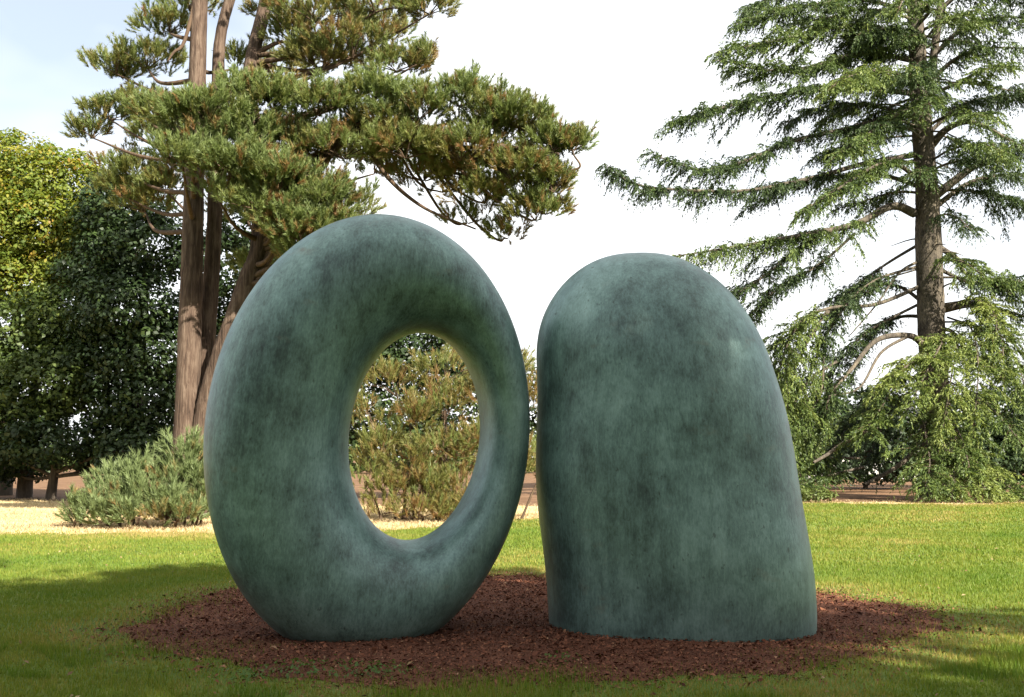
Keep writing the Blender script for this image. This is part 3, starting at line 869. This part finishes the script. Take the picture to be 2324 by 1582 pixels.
leaf_tree('broadleaf_tree', 'dark broadleaf tree between the pine stems and the ring sculpture', 'tree', [
    (520, 600, 100, 90, 38), (640, 640, 100, 90, 38), (580, 520, 100, 80, 38), (690, 520, 100, 80, 38), (620, 760, 110, 110, 39), (520, 760, 80, 90, 39), (590, 430, 80, 60, 37.5), (700, 700, 90, 70, 38), (540, 860, 80, 90, 38.5), (620, 960, 90, 70, 38.5), (480, 730, 70, 90, 39), (700, 900, 100, 90, 39), (800, 800, 110, 100, 40), (700, 590, 90, 60, 37.5), (780, 690, 100, 80, 39), (930, 800, 110, 90, 40), (1050, 800, 100, 70, 40), (880, 950, 120, 90, 40), (1060, 930, 120, 100, 40), (1180, 900, 80, 80, 40)],
    trunk_at(600, 39, 7.5), [0.3, 0.24, 0.16, 0.08], M_LEAF_D, M_BARK_D, 44, vbase=0.42, dens=0.29)
leaf_tree('broadleaf_tree', 'low dark spreading tree over the brown ground at far left', 'tree', [
    (100, 1000, 110, 50, 39), (-40, 1030, 110, 50, 39.5), (330, 1020, 110, 50, 38.5), (220, 1040, 60, 28, 40), (30, 1060, 90, 28, 41), (420, 1010, 70, 50, 38)],
    trunk_at(120, 40, 2.6), [0.2, 0.16, 0.1, 0.06], M_LEAF_D, M_BARK_D, 45, vbase=0.4, dens=0.36)
leaf_tree('broadleaf_tree', 'pale olive broadleaf tree seen past the right flank of the upright sculpture', 'tree', [
    (1690, 890, 70, 60, 50), (1740, 950, 90, 60, 49), (1800, 900, 70, 60, 50), (1830, 990, 90, 60, 49), (1650, 960, 70, 60, 49), (1700, 1020, 110, 50, 48), (1560, 620, 40, 26, 52), (1600, 900, 70, 80, 50)],
    trunk_at(1690, 50, 4.0), [0.2, 0.16, 0.1, 0.05], M_LEAF_M, M_BARK_D, 46, vbase=0.5, dens=0.26, size=0.16)
for i, (lab, cx_, w_, t_, Y_, vb) in enumerate([
        ('dark shrub behind the cedar, nearest to the upright sculpture', 1720, 160, 930, 54, 0.35),
        ('dark shrub directly behind the cedar opening over brown ground', 1960, 170, 900, 53, 0.3),
        ('dark shrub behind the cedar at the right picture edge', 2270, 180, 900, 54, 0.4)]):
    leaf_tree('dark_shrub', lab, 'shrub', [(cx_ - w_ * 0.5, t_ + 70, w_ * 0.5, 70, Y_), (cx_, t_ + 50, w_ * 0.55, 70, Y_), (cx_ + w_ * 0.5, t_ + 80, w_ * 0.5, 70, Y_ - 1), (cx_, 1050, w_ * 0.9, 44, Y_ - 1)],
              trunk_at(cx_, Y_, 1.6), [0.12, 0.1, 0.08, 0.05], M_LEAF_D, M_BARK_D, 60 + i, vbase=vb, dens=0.2, size=0.26, group='dark shrubs behind the cedar')

# ------------------------------------------------------------------ cedar on the right
CY = 42.0
cedar_base = P(2125, 1000, CY); cedar_base[2] = 0
cedar = empty('cedar_tree', cedar_base, label='tall cedar with drooping layered boughs on the right', category='cedar tree')
rc = np.random.default_rng(77)
trunk_pts = [P(2128, 1130, CY), P(2122, 900, CY), P(2115, 780, CY), P(2108, 560, CY), P(2103, 430, CY), P(2090, 250, CY), P(2080, 90, CY), P(2072, -80, CY), P(2064, -420, CY)]
trunk_pts[0][2] = -0.1
tube_obj('trunk', trunk_pts, [0.66, 0.54, 0.50, 0.50, 0.43, 0.37, 0.32, 0.27, 0.12], M_BARK_C, cedar, cedar_base, n=120, sides=28, rough=0.03)
tube_obj('trunk', [P(2094, 260, CY), P(2112, 200, CY - 0.1), P(2120, 120, CY), P(2138, -20, CY), P(2150, -180, CY)], [0.2, 0.18, 0.16, 0.13, 0.06], M_BARK_C, cedar, cedar_base, n=36, sides=14, rough=0.03)

def bough(pts, r0, f0=0.2, Lmax=1.1, vb=0.5, **kw):  # rear boughs get a darker needle tint, interior shade put into the colour
    w = [np.asarray(q) if isinstance(q, np.ndarray) else P(*q) for q in pts]
    b = tube_obj('bough', w, list(np.linspace(r0 * 0.85, 0.02, len(w))), M_BARK_C, cedar, cedar_base, sides=9, rough=0.02)
    (V, F, v), secs = spray(w, f0, Lmax * 1.2, rc, vb, **kw)
    ok = V[:, 2].reshape(-1, 3).min(1) > 0.02
    V = V.reshape(-1, 3, 3)[ok].reshape(-1, 3); v = v[ok]
    mesh_obj('foliage', V, np.arange(len(V)).reshape(-1, 3), M_CEDAR, b, cedar_base, var=v, kind='stuff')
    V, F = many_tubes(secs[::2])
    mesh_obj('twigs', V, F, M_TWIG, b, cedar_base, kind='stuff')
    return b

# left side, bottom to top (positions in the picture, distance ahead)
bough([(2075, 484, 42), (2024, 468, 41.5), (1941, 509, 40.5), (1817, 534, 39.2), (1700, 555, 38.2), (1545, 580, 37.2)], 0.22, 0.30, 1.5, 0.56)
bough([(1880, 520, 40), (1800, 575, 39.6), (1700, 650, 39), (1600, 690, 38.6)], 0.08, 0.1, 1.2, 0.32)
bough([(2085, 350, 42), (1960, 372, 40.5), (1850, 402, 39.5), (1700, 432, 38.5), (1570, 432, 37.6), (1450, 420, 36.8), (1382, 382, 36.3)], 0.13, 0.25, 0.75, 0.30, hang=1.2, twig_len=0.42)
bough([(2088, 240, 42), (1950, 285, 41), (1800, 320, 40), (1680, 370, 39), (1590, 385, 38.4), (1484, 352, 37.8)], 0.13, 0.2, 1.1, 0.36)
bough([(2090, 215, 42), (1960, 200, 41), (1840, 205, 40), (1720, 225, 39), (1600, 255, 38), (1530, 275, 37.6)], 0.14, 0.22, 1.3, 0.42)
bough([(2080, 140, 42), (1960, 120, 41), (1850, 150, 40), (1740, 160, 39), (1650, 140, 38.4)], 0.12, 0.2, 1.4, 0.55)
bough([(2078, 90, 42), (1950, 60, 41), (1850, 70, 40), (1750, 95, 39.2), (1640, 115, 38.6)], 0.12, 0.2, 1.4, 0.62)
bough([(2075, 30, 42), (1960, 0, 41), (1850, 10, 40), (1760, 25, 39.4), (1680, 55, 39)], 0.11, 0.15, 1.4, 0.5)
bough([(2072, -20, 42), (1960, -70, 41.5), (1850, -50, 41), (1740, 0, 40.4), (1700, 20, 40)], 0.11, 0.15, 1.3, 0.42)
bough([(2085, 180, 42), (2000, 160, 40), (1940, 170, 38.6), (1890, 195, 37.6)], 0.10, 0.25, 1.3, 0.72)
bough([(2095, 300, 42), (2010, 285, 40), (1950, 320, 38.6), (1900, 350, 37.8)], 0.10, 0.35, 1.1, 0.6)
bough([(2100, 420, 42), (2030, 370, 40.4), (1970, 385, 39), (1900, 430, 38), (1820, 480, 37.4)], 0.12, 0.35, 1.2, 0.58)
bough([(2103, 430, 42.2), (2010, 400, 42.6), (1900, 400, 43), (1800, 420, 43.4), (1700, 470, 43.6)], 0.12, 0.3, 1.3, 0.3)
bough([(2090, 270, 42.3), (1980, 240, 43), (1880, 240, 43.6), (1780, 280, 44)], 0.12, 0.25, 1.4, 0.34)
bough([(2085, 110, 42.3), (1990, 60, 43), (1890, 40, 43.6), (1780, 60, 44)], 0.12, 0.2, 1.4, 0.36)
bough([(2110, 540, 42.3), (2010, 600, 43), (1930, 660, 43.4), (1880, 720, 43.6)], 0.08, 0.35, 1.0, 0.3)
# hanging lower left
bough([(2105, 792, 42), (2065, 762, 41.4), (1990, 772, 40.6), (1935, 835, 39.8), (1882, 905, 39.2), (1866, 975, 39)], 0.17, 0.62, 0.7, 0.45)
bough([(2110, 640, 42.2), (1990, 690, 41), (1880, 700, 40), (1810, 740, 39.4), (1770, 840, 39), (1760, 930, 38.8)], 0.10, 0.45, 1.2, 0.70, hang=1.0)
bough([(1880, 700, 40.6), (1820, 800, 40), (1790, 900, 39.6), (1780, 1010, 39.2)], 0.06, 0.1, 1.2, 0.68, hang=1.0)
bough([(1870, 790, 40.8), (1860, 900, 40), (1800, 980, 39.4), (1740, 1040, 39)], 0.06, 0.15, 1.2, 0.6, hang=0.9)
bough([(1900, 880, 41), (1830, 1000, 40), (1760, 1070, 39), (1700, 1090, 38.6)], 0.06, 0.2, 1.2, 0.5)
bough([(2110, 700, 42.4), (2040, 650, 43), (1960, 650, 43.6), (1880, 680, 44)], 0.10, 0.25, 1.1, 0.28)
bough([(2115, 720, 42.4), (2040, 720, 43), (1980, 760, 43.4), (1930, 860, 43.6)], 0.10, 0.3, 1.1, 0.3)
# right side
bough([(2112, 332, 42), (2150, 292, 41.6), (2200, 277, 41), (2260, 300, 40.4), (2340, 350, 40)], 0.20, 0.5, 1.3, 0.5)
bough([(2122, 445, 42), (2200, 385, 41.4), (2270, 345, 41), (2340, 320, 40.6)], 0.22, 0.55, 1.3, 0.42, hang=1.1)
bough([(2122, 470, 42.3), (2190, 420, 42.6), (2260, 400, 42.8), (2360, 400, 43)], 0.14, 0.25, 1.3, 0.34, hang=1.2, twig_len=0.5)
bough([(2130, 560, 42), (2175, 590, 41.6), (2190, 620, 41.3), (2250, 640, 41), (2330, 690, 40.6)], 0.14, 0.55, 0.9, 0.3)
bough([(2140, 700, 42), (2200, 690, 41.6), (2260, 700, 41.2), (2350, 725, 40.8)], 0.24, 0.35, 1.0, 0.5)
bough([(2100, 200, 42), (2160, 140, 41.6), (2230, 110, 41), (2350, 110, 40.4)], 0.13, 0.25, 1.4, 0.5)
bough([(2125, 120, 42), (2190, 60, 41.6), (2260, 40, 41), (2360, 40, 40.6)], 0.12, 0.2, 1.4, 0.45)
bough([(2135, 20, 42), (2200, -30, 41.6), (2270, -40, 41), (2360, -20, 40.6)], 0.12, 0.15, 1.4, 0.45)
bough([(2080, 60, 42), (2110, 20, 40.6), (2060, -10, 39.4), (2040, 20, 38.6)], 0.10, 0.2, 1.2, 0.65)
bough([(2100, 220, 42), (2170, 190, 40.6), (2230, 160, 39.6), (2290, 150, 39)], 0.10, 0.3, 1.2, 0.66)
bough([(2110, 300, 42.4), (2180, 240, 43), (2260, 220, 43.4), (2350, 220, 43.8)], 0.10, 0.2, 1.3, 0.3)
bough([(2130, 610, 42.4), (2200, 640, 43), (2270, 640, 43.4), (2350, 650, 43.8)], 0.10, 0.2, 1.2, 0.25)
# skirts that hang to the ground in front of the trunk
for a in [
    ([(2130, 750, 42), (2120, 790, 40.4), (2060, 830, 38.8), (1995, 880, 38)], 0.72), ([(2130, 750, 42), (2140, 770, 40.2), (2110, 830, 38.6), (2060, 930, 37.8)], 0.75),
    ([(2135, 740, 42), (2170, 770, 40.2), (2160, 850, 38.4), (2140, 970, 37.6)], 0.78), ([(2140, 730, 42), (2200, 740, 40.4), (2220, 830, 38.6), (2210, 960, 37.6)], 0.74),
    ([(2150, 700, 42), (2230, 700, 40.6), (2270, 760, 39.2), (2280, 860, 38.4)], 0.70), ([(2150, 720, 42), (2260, 760, 40.4), (2310, 830, 39), (2330, 900, 38.4)], 0.62),
    ([(2130, 880, 42), (2140, 920, 40), (2180, 990, 38.2), (2200, 1060, 37.2)], 0.72), ([(2130, 900, 42), (2100, 960, 40), (2110, 1050, 37.8), (2100, 1105, 37.0)], 0.66),
    ([(2130, 930, 42), (2170, 1000, 39.6), (2170, 1080, 37.4), (2160, 1125, 36.8)], 0.70), ([(2140, 940, 42), (2210, 1030, 39.4), (2230, 1100, 37.2), (2260, 1128, 36.8)], 0.72),
    ([(2140, 860, 42), (2220, 900, 40), (2280, 960, 38.6), (2330, 1020, 38)], 0.55), ([(2140, 960, 42), (2240, 1060, 39.6), (2290, 1105, 38), (2340, 1130, 37.4)], 0.6),
    ([(2120, 860, 42), (2050, 860, 40.2), (1990, 940, 38.8), (1960, 985, 38.2)], 0.6), ([(2125, 700, 42), (2210, 680, 40.6), (2260, 720, 39.6), (2250, 800, 39)], 0.72)]:
    bough(a[0], 0.045, 0.2, 1.1, a[1] + 0.06 + rc.normal(0, 0.08), hang=0.5, droop=0.45, twig_len=0.46)
for a in [([(1960, 1060, 41), (1880, 1080, 39.6), (1800, 1105, 38.4), (1720, 1118, 37.8)], 0.5), ([(1950, 1040, 41.6), (1850, 1040, 40.2), (1770, 1060, 39.2), (1690, 1085, 38.8)], 0.55)]:
    bough(a[0], 0.06, 0.2, 1.0, a[1], hang=0.8)
# the many smaller boughs that fill the crown all round the trunk
for k in range(46):
    py0 = rc.uniform(-60, 640) if k < 22 else rc.uniform(-60, 420)
    a_ = rc.uniform(0, 2 * np.pi) if k < 22 else rc.uniform(2.3, 4.5)
    w0 = P(2108 - (560 - py0) * 0.03, py0, CY)
    ln = rc.uniform(2.6, 5.2)
    dx, dy = math.cos(a_) * ln, math.sin(a_) * ln * 0.8
    rise = rc.uniform(-0.25, 0.45)
    w = [w0, w0 + [dx * 0.35, dy * 0.35, rise], w0 + [dx * 0.7, dy * 0.7, rise - 0.25], w0 + [dx, dy, rise - rc.uniform(0.3, 0.9)]]
    bough(w, rc.uniform(0.05, 0.09), rc.uniform(0.22, 0.4), rc.uniform(0.8, 1.2), rc.uniform(0.3, 0.7))
# hanging masses left of the trunk
for a in [([(2100, 600, 42.2), (1980, 640, 41), (1900, 720, 40.2), (1850, 820, 39.8)], 0.35), ([(2105, 680, 42.4), (1960, 760, 42), (1880, 860, 41.6), (1830, 960, 41.2)], 0.3), ([(2110, 800, 42.4), (2000, 880, 42), (1930, 960, 41.6), (1880, 1040, 41)], 0.3),
          ([(1900, 700, 41), (1820, 740, 40.4), (1740, 800, 40), (1700, 880, 39.8)], 0.5), ([(2115, 850, 42.6), (2030, 920, 42.6), (1990, 1000, 42.4), (1960, 1050, 42)], 0.25), ([(1940, 530, 40.6), (1860, 600, 40), (1760, 660, 39.6), (1690, 730, 39.4)], 0.3),
          ([(1900, 820, 41), (1830, 870, 40.2), (1790, 960, 39.4), (1800, 1050, 39)], 0.72), ([(2120, 760, 42.6), (2200, 800, 43), (2290, 860, 43.4), (2350, 930, 43.6)], 0.3)]:
    bough(a[0], 0.07, 0.2, 1.15, a[1], hang=0.9)
# bare dead wood
for k in range(26):
    py0 = rc.uniform(60, 780)
    a_ = rc.uniform(0, 2 * np.pi)
    w0 = P(2110 - (560 - py0) * 0.035, py0, CY)
    ln = rc.uniform(0.6, 2.2)
    d0 = np.array([math.cos(a_), math.sin(a_), rc.uniform(-0.4, 0.3)]) * ln
    w = [w0, w0 + d0 * 0.5 + rc.normal(0, 0.12, 3), w0 + d0 + [0, 0, -0.25 * ln]]
    tube_obj('dead_branch', w, [0.045, 0.03, 0.012], M_BARK_C, cedar, cedar_base, n=7, sides=5)
for pts, r0 in [
    ([(2066, 760, 41.4), (2000, 800, 40.4), (1950, 880, 39.5), (1880, 900, 39)], 0.07), 
    ([(2090, 590, 42), (2040, 620, 41.6), (1990, 690, 41.2), (1930, 760, 40.8)], 0.06), 
    ([(2135, 745, 41.7), (2165, 755, 41.3), (2185, 790, 41)], 0.09), 
    ([(2085, 610, 42), (2000, 640, 41.4), (1930, 700, 40.8), (1870, 790, 40.4)], 0.035), ([(2085, 405, 42), (2040, 375, 41.4), (1990, 390, 40.8)], 0.07), ([(2090, 290, 41.8), (2030, 272, 41.2), (1980, 276, 40.8)], 0.07)]:
    w = [P(*q) for q in pts]
    tube_obj('dead_branch', w, list(np.linspace(r0, r0 * 0.35, len(w))), M_BARK_C, cedar, cedar_base, sides=8, rough=0.03)

# ------------------------------------------------------------------ things under the cedar
for lab, pts, r0 in [('long bare grey branch fallen aslant onto the brown ground', [(1960, 1100, 40.5), (2010, 1075, 41), (2060, 1040, 41.4), (2085, 1000, 41.8)], 0.10),
                     ('short pale broken branch leaning in the low cedar foliage', [(1846, 1050, 38.4), (1880, 1030, 38.8), (1925, 1000, 39.3), (1990, 970, 39.8)], 0.08)]:
    w = np.array([P(*q) for q in pts])
    tube_obj('fallen_branch', w, [r0 * 0.6, r0 * 0.8, r0, r0 * 0.8], M_BARK_C, None, None, sides=9, rough=0.04, label=lab, category='branch')

def low_shrub(label, spots, Y, seed, mat=M_LEAF_M):
    r_ = np.random.default_rng(seed)
    base = P(spots[0][0], 1125, Y); base[2] = 0
    root = empty('low_shrub', base, label=label, category='shrub')
    bl = []
    st = []
    for px, py, rx, ry in spots:
        c = P(px, py, Y); k = pxm(Y)
        bl.append((c, (rx * k, rx * k * 0.8, ry * k)))
        st.append((np.array([[c[0], c[1], 0.0], [c[0] + 0.05, c[1], c[2] * 0.6], c]), (0.02, 0.008), 5, 5))
    V, F, v = clump_leaves(bl, 0.2, 22, 0.4, 0.12, r_, 0.45, 0.15, 0.7)
    ok = V[:, 2].reshape(-1, 4).min(1) > 0.02
    V = V.reshape(-1, 4, 3)[ok].reshape(-1, 3); v = v[ok]
    mesh_obj('foliage', V, np.arange(len(V)).reshape(-1, 4), mat, root, base, var=v, kind='stuff')
    V, F = many_tubes(st)
    mesh_obj('stems', V, F, M_TWIG, root, base, kind='stuff')
low_shrub('low leafy shrub at the lawn edge right of the upright sculpture', [(1735, 1115, 40, 20), (1790, 1120, 50, 18), (1850, 1124, 46, 12)], 37.6, 71)

# far hedge that closes the garden off
rh_ = np.random.default_rng(88)
bl = [(np.array([x_, 96 + rh_.normal(0, 2), 1.5]), (3.4, 2.6, rh_.uniform(2.0, 3.4))) for x_ in np.arange(-66, 70, 4.2)]
V, F, v = clump_leaves(bl, 1.0, 22, 0.55, 0.5, rh_, 0.5, 0.2)
ok = V[:, 2].reshape(-1, 4).min(1) > 0.03
V = V.reshape(-1, 4, 3)[ok].reshape(-1, 3); v = v[ok]
mesh_obj('far_hedge', V, np.arange(len(V)).reshape(-1, 4), M_LEAF_G, var=v, kind='stuff', label='far dark green hedge closing off the garden behind the trees', category='hedge')

# house far behind the cedar
def house():
    c = P(1900, 1000, 78); c[2] = 0
    root = empty('house', c, label='pale house with a dark pitched roof glimpsed behind the cedar', category='house')
    wall = plain_mat('pale_render', (0.62, 0.60, 0.56), 0.8)
    roof = plain_mat('dark_slate', (0.05, 0.05, 0.055), 0.95)
    glass = plain_mat('window_glass', (0.05, 0.06, 0.07), 0.1)
    frame = plain_mat('white_paint', (0.75, 0.75, 0.73), 0.5)
    w, d, h, rh = 5.0, 4.0, 3.1, 1.9
    V = np.array([[-w, -d, 0], [w, -d, 0], [w, d, 0], [-w, d, 0], [-w, -d, h], [w, -d, h], [w, d, h], [-w, d, h], [-w, 0, h + rh], [w, 0, h + rh]], float)
    T = [[0, 1, 5], [0, 5, 4], [1, 2, 6], [1, 6, 5], [2, 3, 7], [2, 7, 6], [3, 0, 4], [3, 4, 7], [4, 8, 7], [5, 6, 9]]
    mesh_obj('wall', V, np.array(T), wall, root)
    o = 0.35
    for s in (-1, 1):
        a = np.array([[-w - o, s * (d + o), h - 0.15], [w + o, s * (d + o), h - 0.15], [w + o, 0, h + rh + 0.05], [-w - o, 0, h + rh + 0.05]], float)
        b = a + [0, 0, 0.15]
        Vv = np.vstack([a, b])
        Fq = np.array([[0, 1, 2, 3], [4, 5, 6, 7], [0, 1, 5, 4], [1, 2, 6, 5], [2, 3, 7, 6], [3, 0, 4, 7]])
        mesh_obj('roof', Vv, Fq, roof, root)
    for x in (-3.2, 0, 3.2):
        def bx(x0, x1, y0, y1, z0, z1):
            v = np.array([[x0, y0, z0], [x1, y0, z0], [x1, y1, z0], [x0, y1, z0], [x0, y0, z1], [x1, y0, z1], [x1, y1, z1], [x0, y1, z1]], float)
            return v, np.array([[0, 3, 2, 1], [4, 5, 6, 7], [0, 1, 5, 4], [1, 2, 6, 5], [2, 3, 7, 6], [3, 0, 4, 7]])
        v, f = bx(x - 0.7, x + 0.7, -d - 0.05, -d + 0.02, 1.3, 2.9)
        wo = mesh_obj('window', v, f, frame, root)
        for s in (-0.33, 0.33):
            v, f = bx(x + s - 0.28, x + s + 0.28, -d - 0.07, -d - 0.03, 1.4, 2.8)
            mesh_obj('pane', v, f, glass, wo)
house()

# ------------------------------------------------------------------ weeds in the mulch
wp = [weed(px, py, n_, s_, 90 + i)[:3] for i, (px, py, n_, s_) in enumerate([(700, 1530, 170, 0.30), (860, 1535, 110, 0.22), (1270, 1512, 40, 0.14), (560, 1545, 60, 0.2), (2010, 1480, 40, 0.2)])]
V, F, v = join(wp)
mesh_obj('weeds', V, F, M_WEED, var=v, kind='stuff', label='bright green weeds creeping into the near edge of the mulch', category='weeds')

# ------------------------------------------------------------------ trees behind the viewpoint whose shade lies on the bed
def shade_tree(label, ground, h, spread, thick, n_bl, seed):
    """crown whose shadow falls round the given ground point"""
    r_ = np.random.default_rng(seed)
    k = h / TO_SUN[2]
    c = np.array([ground[0], ground[1], 0]) + TO_SUN * k
    base = np.array([c[0] + 0.4, c[1] - 0.6, 0])
    root = empty('broadleaf_tree', base, label=label, category='tree', group='trees behind the viewpoint')
    tube_obj('trunk', [base, base + [0, 0.1, h * 0.4], [c[0], c[1], h]], [0.42, 0.34, 0.15], M_BARK_D, root, base, sides=14, rough=0.03)
    bl = []
    for _ in range(n_bl):
        o = ball(1, r_)[0] * r_.uniform(0.3, 1.0) * np.array([spread[0], spread[1], thick])
        bl.append((c + o, (spread[0] * 0.36, spread[1] * 0.36, thick * 0.4)))
        tube_obj('branch', [[c[0], c[1], h - 3], c + o * 0.5, c + o], [0.12, 0.07, 0.03], M_BARK_D, root, base, sides=6)
    V, F, v = clump_leaves(bl, 0.7, 20, 0.36, 0.42, r_, 0.5)
    mesh_obj('crown', V, F, M_LEAF_D, root, base, var=v, kind='stuff')
shade_tree('tall leafy tree behind the viewpoint shading the ring sculpture', (-3.6, 11.4), 14, (5.2, 4.4), 2.6, 24, 201)
shade_tree('tall leafy tree behind the viewpoint shading the upright sculpture', (1.2, 8.6), 15, (4.0, 4.0), 2.6, 20, 202)
shade_tree('tall leafy tree behind the viewpoint shading the left lawn', (-9.5, 12.4), 15, (4.2, 4.0), 2.4, 16, 203)

# ------------------------------------------------------------------ unseen belt of trees added behind the viewpoint to block low sky light
BELT = ['leafy first', 'leafy second', 'leafy third', 'leafy middle', 'leafy fifth', 'leafy sixth', 'leafy last']
for i, (x, y, h, r0) in enumerate([(-25, -6, 15, 6), (-18, -16, 17, 6.5), (-8, -22, 18, 6.5), (3, -23, 18, 7), (14, -22, 17, 6.5), (24, -14, 16, 6), (30, -2, 14, 6)]):
    r_ = np.random.default_rng(300 + i)
    base = np.array([x, y, 0.0])
    root = empty('broadleaf_tree', base, label=BELT[i] + ' tree of the added unseen belt behind the viewpoint, counted from the left', category='tree', group='added light blocking tree belt behind the viewpoint')
    tube_obj('trunk', [base, base + [0.1, 0, h * 0.4], base + [0.2, 0.1, h * 0.8]], [0.35, 0.28, 0.12], M_BARK_D, root, base, sides=10, rough=0.03)
    bl = [(base + np.array([0, 0, h * 0.55]) + ball(1, r_)[0] * [r0 * 0.5, r0 * 0.5, h * 0.28], (r0 * 0.6, r0 * 0.6, h * 0.24)) for _ in range(9)]
    V, F, v = clump_leaves(bl, 1.2, 14, 0.5, 1.0, r_, 0.5)
    V = np.maximum(V, [-1e9, -1e9, 0.02])
    mesh_obj('crown', V, F, M_LEAF_D, root, base, var=v, kind='stuff')
